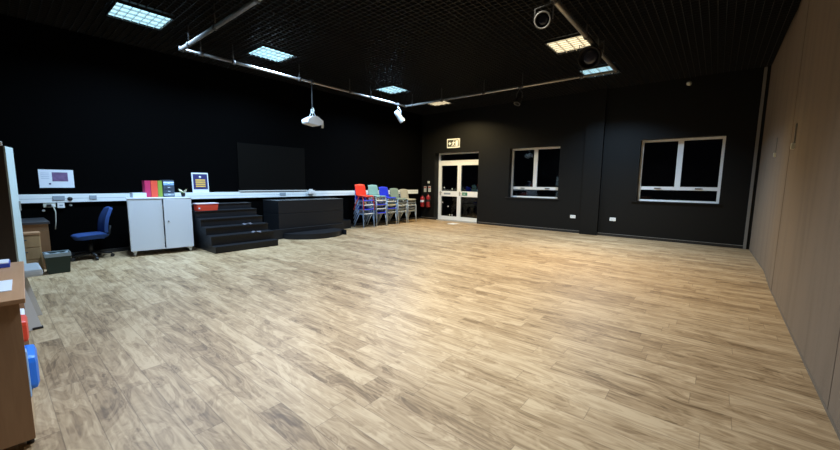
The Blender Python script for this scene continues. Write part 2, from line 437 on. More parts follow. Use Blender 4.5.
ceiling_light(-2.26, 6.97, 'warm', PW*.90, 'warm white louvred ceiling light beside the black spotlights on the right', spread=128)
ceiling_light(-2.24, 8.97, 'cool', PW, 'cool white louvred ceiling light behind the rig corner on the right, nearest the right window', spread=128)
ceiling_light(-2.26, 1.76, 'cool', PW*.90, 'cool white louvred ceiling light nearest the viewer, above the photo', tint=(.72, .84, 1.0), spread=126)
ceiling_light(-2.26, 3.90, 'warm', PW*.47, 'neutral white louvred ceiling light second from the viewer, above the photo', tint=NEUTRAL, spread=118)

# ------------------------------------------------------------------ lighting rig
RX0, RX1, RY0, RY1, RZ = -7.26, -1.72, 2.34, 8.08, 3.62
rig = thing('lighting_rig', 'rectangular grey steel pipe lighting rig hung under the black ceiling', 'lighting rig', (RX0, RY0, RZ))
W_, D_ = RX1-RX0, RY1-RY0
MB().tube([(0, 0, 0), (0, D_, 0)], .026).build('pipe', M['steel'], rig)
MB().tube([(W_, 0, 0), (W_, D_, 0)], .030).build('pipe', M['steel'], rig)
MB().tube([(0, D_, 0), (W_, D_, 0)], .026).build('pipe', M['steel'], rig)
MB().tube([(0, 0, 0), (W_, 0, 0)], .032).build('pipe', M['steel'], rig)
def clamp(x, y, along):
    c = MB(); v = Vector((1, 0, 0)) if along == 'x' else Vector((0, 1, 0)); p = Vector((x, y, 0))
    c.tube([p - v*.03, p + v*.03], .042, 12); c.tube([p + Vector((0, 0, .03)), p + Vector((0, 0, ZC+.012-RZ))], .011, 8)
    c.build('hanger_clamp', M['dark_steel'], rig)
for yy in (.3, .85, 2.25, 3.65, 4.35): clamp(0, yy, 'y'); clamp(W_, yy, 'y')
for xx in (.25, 1.3, 2.6, 3.6, 4.9): clamp(xx, D_, 'x'); clamp(xx+.1, 0, 'x')
for (cx, cy) in ((0, 0), (0, D_), (W_, 0), (W_, D_)):
    MB().tube([(cx, cy, -.035), (cx, cy, .035)], .045, 12).build('corner_joint', M['dark_steel'], rig)

# projector hung from the left pipe
P = thing('projector', 'white ceiling projector on a thin black pole under the left rig pipe', 'projector', (RX0, 4.9, 2.66))
MB().tube([(0, 0, RZ-2.66-.02), (0, .0, .42), (0.0, -.01, .36)], .017, 8).build('pole', M['black_metal'], P)
m = MB(); m.tube([(0, 0, RZ-2.66-.05), (0, 0, RZ-2.66+.05)], .04, 10); m.build('clamp', M['dark_steel'], P)
m = MB(); m.tube([(.02, .0, .4), (.05, .015, .33), (.035, -.02, .26), (.0, 0, .2)], .007, 6); m.build('cable', M['cream'], P)
m = MB(); m.use(M['silver'])
m.box((-.03, -.03, .29), (.03, .03, .37), .005)
for sy in (-1, 1): m.tube([(0, sy*.02, .32), (.02, sy*.11, .165)], .009, 6)
m.build('bracket', None, P)
m = MB()
m.extrude([(.13, -.20, .06), (.13, -.18, .03), (.13, .08, .0), (.13, .20, .05), (.13, .20, .12), (.13, .05, .205), (.13, -.05, .205), (.13, -.20, .12)], (-.26, 0, 0))
m.build('body', M['white_upvc'], P)
MB().lathe([(0, 0), (.045, 0), (.05, -.03), (.0, -.03)], 16, Matrix.Translation((-.135, .04, .1)) @ Matrix.Rotation(-PI/2, 4, 'Y') @ Matrix.Rotation(PI, 4, 'X')).build('lens', M['lens'], P)
MB().box((.04, .201, -.03), (.09, .235, .06), .006).build('receiver', M['white'], P)

# spotlights
def spot(name, label, loc, direc, can_m, length, rad, top, ring=None):
    S = thing(name, label, 'spotlight', loc)
    d = Vector(direc).normalized(); q = Vector((0, 0, 1)).rotation_difference(d).to_matrix().to_4x4()
    h = length/2
    MB().lathe([(0, -h), (rad*.6, -h), (rad*.85, -h*.85), (rad*.9, -h*.3), (rad*.95, h*.5), (rad, h*.62), (rad, h*.9), (rad*.95, h), (rad*.86, h), (rad*.80, h*.6), (0, h*.45)], 24, q).build('can', can_m, S)
    if ring: MB().lathe([(rad*.86, h), (rad*1.02, h), (rad*1.02, h+.012), (rad*.84, h+.012), (rad*.86, h)], 28, q).build('rim', ring, S)
    MB().lathe([(0, h*.62), (rad*.80, h*.62), (rad*.80, h*.66), (rad*.4, h*.74), (0, h*.76)], 24, q).build('lens', M['lens'], S)
    side = d.cross(Vector((0, 0, 1))).normalized()
    a, b = side*(rad+.012), -side*(rad+.012); tp = Vector(top)
    MB().tube([a, a + Vector((0, 0, rad+.05)), tp*.75 + a*.3, tp*.8, tp*.75 + b*.3, b + Vector((0, 0, rad+.05)), b], .009, 6).build('yoke', M['dark_steel'] if can_m != M['silver'] else M['silver'], S)
    c = MB(); c.tube([tp*.78, tp*.95], .012, 8); c.tube([tp - side*.03, tp + side*.03], .04, 10); c.build('clamp', M['dark_steel'], S)
    return S
spot('spotlight', 'silver can spotlight hanging below the far left rig corner, tilted downward', (RX0, 7.80, 3.29), (.25, .75, -1), M['silver'], .36, .085, (0, -.08, .33))
spot('spotlight', 'black spotlight with a bright ring rim hanging near the photo top', (RX1-.10, 4.55, 3.40), (.25, -.9, -.35), M['black_metal'], .26, .095, (.10, 0, .22), M['grey_trim'])
spot('spotlight', 'black spotlight hiding part of the warm light at the right rig pipe', (RX1-.03, 6.40, 3.44), (.05, -.9, -.3), M['black_metal'], .24, .17, (.03, 0, .18), M['black_metal'])
spot('spotlight', 'small black spotlight hanging from the middle of the far rig pipe', (-3.72, RY1, 3.36), (-.2, -.5, -1), M['black_metal'], .26, .075, (0, 0, .26), M['dark_steel'])

m = MB(); m.lathe([(0, 0), (.05, 0), (.055, .02), (.03, .06), (0, .07)], 16, Matrix.Rotation(PI/2, 4, 'X'))
o = m.build('motion_sensor', M['cream']); o.location = (-.72, YB-.001, 3.80); tag(o, 'tiny cream motion sensor high on the black wall above the right window', 'sensor')

# ------------------------------------------------------------------ left wall: trunking, board, papers
tr = thing('cable_trunking', 'long white dado cable trunking running along the black left wall', 'cable trunking', (XL, -.4, .98))
TL = 10.94
m = MB(); m.box((.0005, 0, 0), (.055, TL, .145), .004); m.build('channel', M['trunking'], tr)
m = MB(); m.box((.0552, 0, .066), (.0562, TL, .071)); m.build('lid_seam', M['socket_grey'], tr)
for yy, w in ((.80, .15), (1.245, .10), (4.98, .17), (8.3, .14)):
    m = MB(); m.use(M['socket_grey']).box((.0555, yy+.4-w/2, .04), (.066, yy+.4+w/2, .115), .003); m.build('socket_plate', None, tr)
m = MB(); m.lathe([(0, 0), (.035, 0), (.032, .012), (0, .013)], 16, Matrix.Translation((.056, .94+.4, .06)) @ Matrix.Rotation(PI/2, 4, 'Y')); m.build('cable_grommet', M['black'], tr)

b = thing('black_wall_board', 'large black wall board with a pale ledge above the trunking', 'board', (XL, 4.78, 1.14))
box((.001, -.90, .02), (.03, .90, 1.15), .003).build('panel', M['board'], b)
box((.001, -.905, -.005), (.075, .93, .018), .004).build('ledge', mat('pale_ledge', (.70, .70, .68), .3), b)
m = MB(); m.box((0, 0, 0), (.06, .20, .10), .006); m.box((.061, .08, .03), (.064, .11, .07)); m.box((0.0, .05, .1), (.04, .15, .13), .004)
o = m.build('connection_box', M['white']); o.location = (XL+.0560, 5.72, 1.05); tag(o, 'white connection box on the trunking right of the black board', 'box')

def flat(name, m, a, b, parent): return box(a, b).build(name, m, parent)
n = thing('wall_notice', 'white framed notice with a purple picture on the wall above the trunking', 'notice', (XL, .805, 1.39))
flat('sheet', M['paper'], (.001, -.215, -.155), (.008, .215, .155), n)
flat('picture', M['purple_print'], (.0082, -.055, -.045), (.0095, .14, .11), n)
box((.0082, -.10, -.10), (.0092, -.075, -.075)).build('logo', M['navy'], n)
pp = mat('pale_print', (.50, .56, .68), .6)
for k in range(4): box((.0082, -.19, .09-k*.03), (.0092, -.09, .10-k*.03)).build('text_line', pp, n)

p = thing('poster', 'navy poster with yellow bars propped on the trunking above the black steps', 'poster', (XL+.025, 3.05, 1.127))
rot = Matrix.Rotation(-.06, 3, 'Y')
def pb(name, mt, x0, x1, y0, y1, z0, z1): return MB().box((x0, y0, z0), (x1, y1, z1), 0, rot, (0, 0, 0)).build(name, mt, p)
pb('backing', M['paper'], 0, .006, -.165, .165, 0, .43)
pb('print', M['navy'], .0062, .0075, -.14, .145, .065, .40)
for k in range(4): pb('bar', M['yellow'], .0077, .0087, -.095, .10, .255-k*.046, .285-k*.046)
m = MB(); m.lathe([(0, 0), (.024, 0), (.024, .001), (0, .001)], 14, rot.to_4x4() @ Matrix.Translation((.0077, .0, .335)) @ Matrix.Rotation(PI/2, 4, 'Y')); m.build('emblem', M['paper'], p)

# sockets under the trunking near the desk
s = thing('double_socket', 'white double socket with plugs under the trunking above the desk', 'socket', (XL, .68, .90))
box((.0005, -.075, 0), (.045, .075, .078), .004).build('plate', M['cream'], s)
box((.046, -.035, .012), (.09, .015, .055), .006).build('plug', M['black'], s)
box((.046, .02, .012), (.085, .06, .055), .006).build('plug', M['white'], s)
m = MB(); m.tube([(.075, .04, .02), (.10, .06, -.08), (.09, .05, -.25), (.10, .035, -.38)], .007, 8); m.build('cable', M['cream'], s)
s = thing('network_outlet', 'small white data outlet box under the trunking, right of the double socket', 'socket', (XL, .82, .885))
box((.0005, -.045, 0), (.05, .045, .09), .004).build('plate', M['white'], s)
box((.0505, -.02, .035), (.052, .02, .055)).build('port', M['socket_grey'], s)
for yy, zz, lb in ((.605, .845, 'tiny round white wall button just above the desk top'), (.945, .925, 'tiny round white wall button right of the data outlet')):
    m = MB(); m.lathe([(0, 0), (.022, 0), (.018, .02), (0, .022)], 14, Matrix.Rotation(PI/2, 4, 'Y')); o = m.build('wall_button', M['white']); o.location = (XL+.0005, yy, zz); tag(o, lb, 'button')

# ------------------------------------------------------------------ cabinet on castors
c = thing('storage_cabinet', 'low white two door storage cabinet on castors beside the black steps', 'cabinet', (-8.176, 2.098, 0), math.radians(-10))
bx0, bx1, by0, by1, bz0, bz1 = -.22, .20, -.485, .485, .095, 1.04
m = MB(); t = .02
m.box((bx0, by0, bz0), (bx1, by0+t, bz1)); m.box((bx0, by1-t, bz0), (bx1, by1, bz1)); m.box((bx0, by0+t, bz0), (bx1, by1-t, bz0+t)); m.box((bx0, by0+t, bz0+t), (bx0+t, by1-t, bz1))
m.build('body', M['white_cab'], c)
box((bx0-.005, by0-.008, bz1), (bx1+.025, by1+.008, bz1+.022), .004).build('top', M['white_cab'], c)
d1 = box((bx1+.001, by0+.003, bz0+.006), (bx1+.019, .018, bz1-.004), .002).build('door', M['white_cab'], c)
d2 = MB().box((bx1+.001, .036, bz0+.006), (bx1+.019, by1-.003, bz1-.004), .002, Matrix.Rotation(math.radians(2.5), 3, 'Z'), (bx1, by1, 0)).build('door', M['white_cab'], c)
MB().lathe([(0, 0), (.012, 0), (.012, .01), (0, .012)], 12, Matrix.Translation((bx1+.036, .10, .62)) @ Matrix.Rotation(PI/2, 4, 'Y')).build('lock', M['dark_steel'], d2)
for zz in (.25, .55, .85): box((bx1-.01, .02, zz), (bx1+.015, .034, zz+.06)).build('hinge', M['alu'], c)
for sx, sy in ((.15, -.43), (.15, .43), (-.16, -.43), (-.16, .43)):
    w = MB().lathe([(0, -.014), (.03, -.014), (.036, -.008), (.036, .008), (.03, .014), (0, .014)], 18, Matrix.Translation((sx, sy, .037)) @ Matrix.Rotation(PI/2, 4, 'X')).build('castor', M['white'], c)
    m = MB(); m.box((sx-.035, sy-.03, .072), (sx+.035, sy+.03, .095)); m.box((sx-.012, sy-.022, .03), (sx+.02, sy-.016, .072)); m.box((sx-.012, sy+.016, .03), (sx+.02, sy+.022, .072)); m.build('fork', M['white'], w)

# things on the cabinet
CT = 1.064
def binder(y, w, mt, label):
    r = thing('ring_binder', label, 'binder', (-8.26, y, CT), 0, 'folders on the cabinet')
    m = MB()
    m.box((.0, -w/2, 0), (.012, w/2, .31), .003); m.box((-.16, -w/2, 0), (.0, -w/2+.004, .31)); m.box((-.16, w/2-.004, 0), (.0, w/2, .31))
    m.build('cover', mt, r)
    box((-.15, -w/2+.006, .006), (-.002, w/2-.006, .295)).build('pages', M['paper'], r)
binder(1.948, .09, M['magenta'], 'magenta box folder on the white cabinet, leftmost of the colourful row')
binder(2.050, .105, M['orange'], 'orange red box folder on the white cabinet, right of the magenta one')
binder(2.142, .07, M['lime'], 'lime green folder on the white cabinet, right of the orange red folder')
r = thing('desk_drawer_tower', 'dark desktop drawer tower with pale blue fronts on the white cabinet', 'drawer tower', (-8.26, 2.285, CT))
box((-.17, -.095, 0), (0, .095, .325), .004).build('case', M['slate'], r)
for z0_, z1_, mt in ((.225, .295, M['light_blue']), (.15, .215, M['slate']), (.075, .14, M['slate']), (.02, .065, M['socket_grey'])):
    q = box((.001, -.085, z0_), (.012, .085, z1_), .003).build('drawer', mt, r)
    box((.0122, -.02, (z0_+z1_)/2-.006), (.02, .02, (z0_+z1_)/2+.006), .002).build('handle', M['paper'], q)
box((.0125, -.085, .268), (.0135, .085, .290)).build('label_strip', M['paper'], r)
r = thing('potted_plant', 'tiny potted plant with cream edged leaves on the white cabinet', 'plant', (-8.18, 2.50, CT))
MB().lathe([(0, 0), (.028, 0), (.038, .07), (.034, .07), (.03, .055), (0, .055)], 16).build('pot', M['black'], r)
for k, (a, l, tl) in enumerate(((0.2, .15, .9), (2.0, .12, .7), (3.3, .16, 1.0), (4.6, .13, .6), (5.5, .11, 1.1), (1.2, .14, .4))):
    d = Vector((math.cos(a), math.sin(a), 0)); sd = Vector((-d.y, d.x, 0))
    fn = lambda u, v, d=d, sd=sd, l=l, tl=tl: Vector((0, 0, .05)) + d*(l*u*tl) + Vector((0, 0, l*(u - .35*u*u*tl))) + sd*((v-.5)*.06*math.sin(PI*min(.97, u+.08)))
    MB().sheet(fn, 6, 2, .002).build('leaf', M['leaf_pale'] if k in (2, 3, 0) else M['leaf'], r)
r = thing('letter_tray', 'shallow white plastic tray at the left end of the cabinet top', 'tray', (-8.24, 1.795, CT))
m = MB(); m.box((-.14, -.10, 0), (.10, .10, .005)); m.box((-.14, -.10, .005), (-.134, .10, .085)); m.box((.094, -.10, .005), (.10, .10, .085)); m.box((-.134, -.10, .005), (.094, -.094, .085)); m.box((-.134, .094, .005), (.094, .10, .085))
m.build('tray_body', M['white_cab'], r); box((-.12, -.09, .006), (.09, .09, .06)).build('papers', M['paper'], r)

# ------------------------------------------------------------------ staging
st = thing('staging_steps', 'black six step wooden staging stairs beside the white cabinet', 'steps', (-7.26, 2.70, 0))
SX = [-7.26, -7.44, -7.68, -7.93, -8.19, -8.44, -8.78]; SZ = [.13, .31, .46, .61, .76, .885]
for k in range(6):
    x1_ = SX[k]+7.26; m = MB(); zz = SZ[k]
    m.use(M['stage'])
    m.box((SX[6]+7.26, .0, 0 if k == 0 else SZ[k-1]+.0005), (x1_-.012, 1.27, zz-.022)); m.box((SX[6]+7.26, 0, zz-.022), (x1_, 1.275, zz), .004)
    m.build('step', None, st)
bl = thing('stage_block', 'large black rectangular stage block under the wall board', 'stage block', (-8.1, 4.46, 0))
box((-.75, 0, 0), (0, 1.94, .60), .004).build('lower_section', M['stage'], bl)
box((-.75, 0, .606), (0, 1.94, .905), .004).build('upper_section', M['stage'], bl)
box((-.752, -.004, .9055), (.004, 1.944, .925), .004).build('top_edge', mat('stage_edge_sheen', (.035, .04, .045), .22), bl)  # paler colour puts the light reflecting on the edge into the top
o = MB().box((-8.093, 4.05, 0), (-8.02, 6.35, .235), .006).build('stage_step', M['stage']); tag(o, 'low straight black step along the foot of the stage block', 'step')
m = MB(); pts = [(-8.015, 4.45)]
for k in range(0, 25):
    a = -PI/2 + PI*k/24
    x_, y_ = -8.22 + .86*math.cos(a), 5.36 + .87*math.sin(a)
    if x_ > -8.01 and y_ < 6.0: pts.append((x_, y_))
pts += [(-7.49, 6.02), (-8.015, 6.02)]
m.prism(pts[1:] , 0, .13); o = m.build('curved_step', M['stage']); tag(o, 'low black curved front step bulging out before the stage block', 'step')
o = box((-8.84, 6.48, 0), (-8.47, 6.98, .25), .004).build('stage_bench', M['stage']); tag(o, 'low black bench block between the stage block and red chair', 'block')

rt = thing('red_tray', 'red plastic storage tray with a pale lid on the black steps', 'tray', (-8.31, 2.945, .761))
m = MB(); m.prism([(-.10, -.185), (.10, -.185), (.10, .19), (-.10, .19)], 0, .135); 
for v in m.bm.verts:
    if v.co.z > .1: v.co.x *= 1.12; v.co.y *= 1.08
m.build('tray_body', M['red_tray'], rt)
box((-.118, -.21, .1355), (.118, .215, .157), .006).build('lid', M['pink_lid'], rt)
box((.108, -.18, .04), (.118, -.15, .07), .002).build('label_tab', M['paper'], rt)
for (lx, ly, lz, w, lb, rz) in ((-7.80, 3.56, .4605, .11, 'small wavy grey scrap on the third black step', .3), (-7.50+.02, 3.60, .3105, .09, 'small wavy grey strip on the second black step', -.4)):
    fn = lambda u, v, w=w: Vector(((u-.5)*.07, (v-.5)*w*2, .012 + .012*math.sin(u*5+v*7)))
    m = MB().sheet(fn, 5, 8, .011); o = m.build('grey_scrap', mat('scrap_grey', (.14, .14, .17), .3)); o.location = (lx, ly, lz); o.rotation_euler = (0, 0, rz); tag(o, lb, 'scrap')  # small wavy grey sheets on two treads

# ------------------------------------------------------------------ school chairs
CW = .215
def chair_color(name, c): return mat(name, c, .38)
CC = {'red': chair_color('chair_red', (.80, .045, .022)), 'teal': chair_color('chair_teal', (.22, .40, .37)), 'blue': chair_color('chair_blue', (.018, .040, .62)),
      'sage': chair_color('chair_sage', (.22, .29, .25)), 'beige': chair_color('chair_beige', (.40, .39, .33)), 'white': chair_color('chair_white', (.62, .62, .58)),
      'grey': chair_color('chair_grey', (.13, .14, .15)), 'cream': chair_color('chair_cream', (.62, .55, .35))}
LEGM = {'blue': mat('blue_leg_paint', (.25, .38, .62), .35), 'pale': mat('pale_leg_paint', (.50, .56, .60), .35), 'red': mat('red_leg_paint', (.65, .06, .04), .35)}
def seat_fn(u, v):
    y = (v-.5)*2*CW*(1-.05*(1-u)); x = -.16+.36*u
    z = .44 - .018*math.sin(PI*u)*(1-(2*v-1)**2) - .022*max(0, u-.82)/.18*max(0, u-.82)/.18 + .02*max(0, .15-u)/.15
    return Vector((x, y, z))
def back_fn(u, v):
    w = CW*(1-.06*u); y = (v-.5)*2*w; c = 1-(2*v-1)**2
    z = .445 + .345*u - .012*(1-c)*u*2*(u > .9)
    x = -.16 - .04*u - .03*u*u - .03*c*math.sin(PI*min(1, u+.2)*.8)
    return Vector((x, y, z))
MESH = {}
def proto_chair(loc, top, leg, label):
    r = thing('school_chair', label, 'chair', loc, 0, 'stacked school chairs')
    s = MB().sheet(seat_fn, 10, 6, -.007).build('seat', CC[top], r)
    MB().sheet(back_fn, 8, 8, .007).build('backrest', CC[top], r)
    fr = MB()
    for sy in (-1, 1): fr.tube([(.165, sy*.185, .405), (.0, sy*.188, .415), (-.13, sy*.188, .425)], .011, 8)
    fr.tube([(.165, -.185, .405), (.175, 0, .40), (.165, .185, .405)], .012, 8); fr.build('seat_frame', LEGM[leg], r)
    for sy in (-1, 1):
        for pts in ([(.15, sy*.20, .41), (.19, sy*.213, .20), (.205, sy*.215, .0)], [(-.02, sy*.20, .41), (-.15, sy*.215, .2), (-.25, sy*.22, .0)]):
            l = MB().tube(pts, .0150, 8).build('leg', LEGM[leg], r)
    return r
def set_mats(r, top, leg):
    for c in kids(r):
        c.material_slots[0].link = 'OBJECT'; c.material_slots[0].material = LEGM[leg] if c.name.startswith(('leg', 'seat_frame')) else CC[top]
STACKS = [  # y, pitch, colours bottom to top
    (7.44, .135, ('white', 'blue', 'white', 'blue', 'red'), ('blue', 'blue', 'blue', 'blue', 'red'), 'the stack nearest the stage block'),
    (7.98, .130, ('blue', 'white', 'blue', 'white', 'teal'), ('pale', 'blue', 'pale', 'pale', 'pale'), 'the second stack from the stage block'),
    (8.46, .115, ('beige', 'blue', 'cream', 'white', 'blue'), ('pale', 'pale', 'pale', 'blue', 'blue'), 'the middle stack'),
    (8.97, .102, ('white', 'grey', 'white', 'grey', 'sage'), ('pale',)*5, 'the second stack from the fire extinguishers'),
    (9.47, .094, ('beige', 'grey', 'white', 'grey', 'beige'), ('pale',)*5, 'the stack nearest the fire extinguishers')]
LEV = ('bottom chair of', 'second chair up in', 'middle chair of', 'fourth chair up in', 'topmost chair of')
CNAME = {'red': 'red', 'teal': 'pale teal', 'blue': 'blue', 'sage': 'sage green', 'beige': 'beige', 'white': 'off white', 'grey': 'dark grey', 'cream': 'cream'}
proto = None; PARTS = []
for (y, pitch, cols, legs, where) in STACKS:
    for k in range(5):
        lb = CNAME[cols[k]] + ' plastic school chair, ' + LEV[k] + ' ' + where
        loc = (-8.37, y, k*pitch)
        if proto is None:
            proto = proto_chair(loc, cols[k], legs[k], lb); PARTS = kids(proto); set_mats(proto, cols[k], legs[k]); continue
        r = proto.copy(); COL.objects.link(r); r.location = loc; r['label'] = lb
        for ch in PARTS:
            q = ch.copy(); COL.objects.link(q); q.parent = r
            q.material_slots[0].material = LEGM[legs[k]] if ch.name.startswith(('leg', 'seat_frame')) else CC[cols[k]]

# ------------------------------------------------------------------ office chair
oc = thing('office_chair', 'blue fabric swivel office chair without arms facing the desk', 'chair', (-8.42, 1.10, 0), math.radians(-84))
# local +x is the facing direction
def cushion(u, v):
    a = (u-.5)*2; bb = (v-.5)*2
    r_ = 1 - .10*abs(a)**4*abs(bb)**2
    return Vector((a*.235*r_, bb*.225*(1-.12*abs(a)**6), .455 - .028*a**6 - .02*bb**4 - .012*max(0, a)))
MB().sheet(cushion, 14, 12, .075).build('seat', M['blue_fabric'], oc)
def backc(u, v):
    bb = (v-.5)*2; w = .20*(1-.55*max(0, u-.35)**1.5)
    return Vector((-.235 - .10*u + .05*math.sin(PI*u)*.6 - .03*(bb*bb)*-1, bb*w, .455 + .43*u - .03*bb*bb*u))
MB().sheet(backc, 12, 10, .05).build('backrest', M['blue_fabric'], oc)
MB().tube([(-.05, 0, .37), (-.24, 0, .37), (-.275, 0, .42), (-.29, 0, .56)], .018, 8).build('back_bracket', M['black'], oc)
MB().tube([(0, 0, .09), (0, 0, .26), (0, 0, .261), (0, 0, .375)], [.03, .03, .018, .018], 12).build('gas_column', M['black'], oc)
box((-.12, -.10, .355), (.12, .10, .38), .005).build('mechanism', M['black'], oc)
for k in range(5):
    a = 2*PI*k/5 + .3; e = Vector((math.cos(a)*.28, math.sin(a)*.28, .075))
    MB().tube([(0, 0, .11), e], [.028, .018], 8).build('base_arm', M['black'], oc)
    s_ = Vector((-math.sin(a), math.cos(a), 0))
    MB().tube([Vector((e.x, e.y, .03)) - s_*.022, Vector((e.x, e.y, .03)) + s_*.022], .03, 14).build('castor', M['black'], oc)

# ------------------------------------------------------------------ desk corner
dk = thing('desk', 'brown wooden desk with a dark grey top under the trunking', 'desk', (-8.3, .12, 0))
box((-.48, -.46, .70), (.42, .47, .735), .004).build('desktop', M['desk_grey'], dk)
box((-.47, -.44, .60), (.405, .45, .699)).build('apron', M['desk_wood'], dk)
box((-.44, .415, 0), (-.10, .45, .599)).build('end_panel', M['desk_wood'], dk)
box((-.44, -.44, 0), (.30, -.40, .599)).build('end_panel', M['desk_wood'], dk)
box((.385, .35, 0), (.42, .45, .599)).build('leg', M['desk_wood'], dk)
pd = thing('pedestal_drawers', 'light wooden pedestal drawer unit in front of the desk', 'drawer unit', (-7.69, .26, 0))
box((-.20, -.2, .0), (.0, .20, .57), .003).build('body', M['beech'], pd)
box((-.205, -.205, .5705), (.02, .205, .60), .003).build('top', M['oak_top'], pd)
for k in range(3):
    d = box((.0005, -.19, .03+k*.18), (.016, .19, .195+k*.18), .003).build('drawer', M['beech'], pd)
    box((.0165, -.06, .13+k*.18), (.028, .06, .145+k*.18), .003).build('handle', M['dark_steel'], d)

bn = thing('waste_bin', 'dark green waste bin with a pale liner beside the desk', 'bin', (-7.53, .60, 0))
m = MB()
def ring(hx, hy, z): return [m.bm.verts.new((sx*hx, sy*hy, z)) for sx, sy in ((-1, -1), (1, -1), (1, 1), (-1, 1))]
A, B_, C_, D2 = ring(.115, .115, 0), ring(.135, .135, .29), ring(.128, .128, .29), ring(.108, .108, .012)
m.face(A[::-1])
for p_, q_ in ((A, B_), (B_, C_), (C_, D2)):
    for i in range(4): m.face([p_[i], p_[(i+1) % 4], q_[(i+1) % 4], q_[i]])
m.face(D2); m.build('body', M['green_bin'], bn)
m = MB(); m.box((-.14, -.14, .25), (.14, -.1375, .303)); m.box((-.14, .1375, .25), (.14, .14, .303)); m.box((-.14, -.1375, .25), (-.1375, .1375, .303)); m.box((.1375, -.1375, .25), (.14, .1375, .303))
m.sheet(lambda u, v: Vector(((u-.5)*.25, (v-.5)*.25, .27 + .035*math.sin(u*7)*math.cos(v*6))), 10, 10, .003); m.build('liner', M['bag'], bn)

cb = thing('tall_cupboard', 'tall dark brown cupboard with a pale door at the left edge', 'cupboard', (-7.07, .205, 0), math.radians(168))
# local +x runs along the front away from the viewer, local -y is the front
box((.0, .019, .0), (.38, .43, 1.80)).build('body', M['brown_side'], cb)
dd = box((.0, -.0, .02), (.38, .018, 1.80), .002).build('door', M['pale_metal'], cb)
box((.34, -.018, .95), (.355, -.0005, 1.08), .003).build('handle', M['alu'], dd)
o = box((-7.14, .10, 1.801), (-7.07, .185, 1.86), .006).build('small_box', M['white']); tag(o, 'tiny white box on top of the tall brown cupboard', 'box')

# ------------------------------------------------------------------ foreground bookcase
bk = thing('bookcase', 'low oak open bookcase on castors in the left foreground', 'bookcase', (-2.645, .06, 0), math.radians(-2.5))
LN = 1.18; DP = .42
box((-.022, -DP, .045), (0, 0, .775)).build('end_panel', M['oak'], bk)
box((-LN, -DP, .045), (-LN+.022, 0, .775)).build('end_panel', M['oak'], bk)
box((-LN-.008, -DP-.005, .776), (.015, .022, .80), .003).build('top', M['oak_top'], bk)
box((-LN+.022, -DP, .045), (-.022, -DP+.012, .775)).build('back_panel', M['oak'], bk)
box((-LN+.022, -DP+.012, .045), (-.022, 0, .067)).build('shelf', M['beech'], bk)
box((-LN+.022, -DP+.012, .40), (-.022, -.02, .42)).build('shelf', M['beech'], bk)
for sx in (-LN+.06, -.06):
    for sy in (-DP+.05, -.02):
        MB().tube([(sx, sy-.014, .022), (sx, sy+.014, .022)], .022, 14).build('castor', M['black'], bk)
def at_bk(x, y, z): return Matrix.Rotation(math.radians(-2.5), 3, 'Z') @ Vector((x, y, 0)) + Vector((-2.645, .06, z))
def on_bk(o, x, y, z): o.location = at_bk(x, y, z); o.rotation_euler = (0, 0, math.radians(-2.5))
# contents standing on its shelves, spilling past the front
def soft_box(name, mt, sx, sy, sz, x, y, z, label, cat):
    o = MB().box((-sx/2, -sy/2, 0), (sx/2, sy/2, sz), min(sx, sy, sz)*.18).build(name, mt); on_bk(o, x, y, z); tag(o, label, cat); return o
soft_box('plastic_crate', M['bright_blue'], .30, .26, .22, -.72, -.095, .068, 'bright blue plastic box on the lower bookcase shelf', 'box')
soft_box('plastic_folder', M['light_blue'], .07, .28, .30, -.50, -.143, .068, 'pale blue folder standing on the lower bookcase shelf near the viewer', 'folder')
soft_box('pencil_case', M['red_tray'], .20, .22, .13, -.56, -.097, .421, 'red pouch on the upper shelf of the oak bookcase', 'pouch')
soft_box('paper_stack', M['paper'], .22, .29, .07, -.94, -.145, .421, 'stack of white paper on the upper bookcase shelf', 'paper')
o = box((-.15, -.105, 0), (.15, .105, .004)).build('paper_sheet', M['paper']); on_bk(o, -.36, -.13, .8005); tag(o, 'white printed sheet lying on the oak bookcase top, nearest the viewer', 'paper')
o = MB(); o.use(M['blue_book']).box((-.16, -.22, .0), (.0, .06, .028), .003); o.use(M['paper']).box((-.158, -.215, .0282), (-.002, .055, .034)); o = o.build('notebook'); on_bk(o, -.98, -.10, .8005); tag(o, 'blue edged notebook on the far end of the bookcase top', 'book')

# grey stool beyond the bookcase
sl = thing('grey_stool', 'grey plastic step stool with splayed legs beyond the oak bookcase', 'stool', (-5.0, .12, 0))
box((-.30, -.17, .475), (.12, .165, .545), .022).build('seat', M['grey_plastic'], sl)
def legpanel(x0, x1, dx, m_, y0=.0, y1=.115):
    g = MB(); g.extrude([(x0, y0-.12, .474), (x0, y0+.02, .474), (x0+dx, y1, .0), (x0+dx, y0-.16, .0)], (x1-x0, 0, 0)); return g
legpanel(.07, .10, .13, 0).build('leg_panel', M['grey_panel'], sl)
legpanel(-.26, -.23, -.02, 0, .04, .15).build('leg_panel', M['grey_panel'], sl)
box((-.24, -.10, .20), (.13, -.07, .26)).build('cross_bar', M['grey_panel'], sl)
m = MB(); m.box((.195, .05, 0), (.235, .12, .02), .004); m.build('foot', M['black'], sl)
m = MB(); m.box((.195, -.165, 0), (.235, -.11, .02), .004); m.build('foot', M['black'], sl)

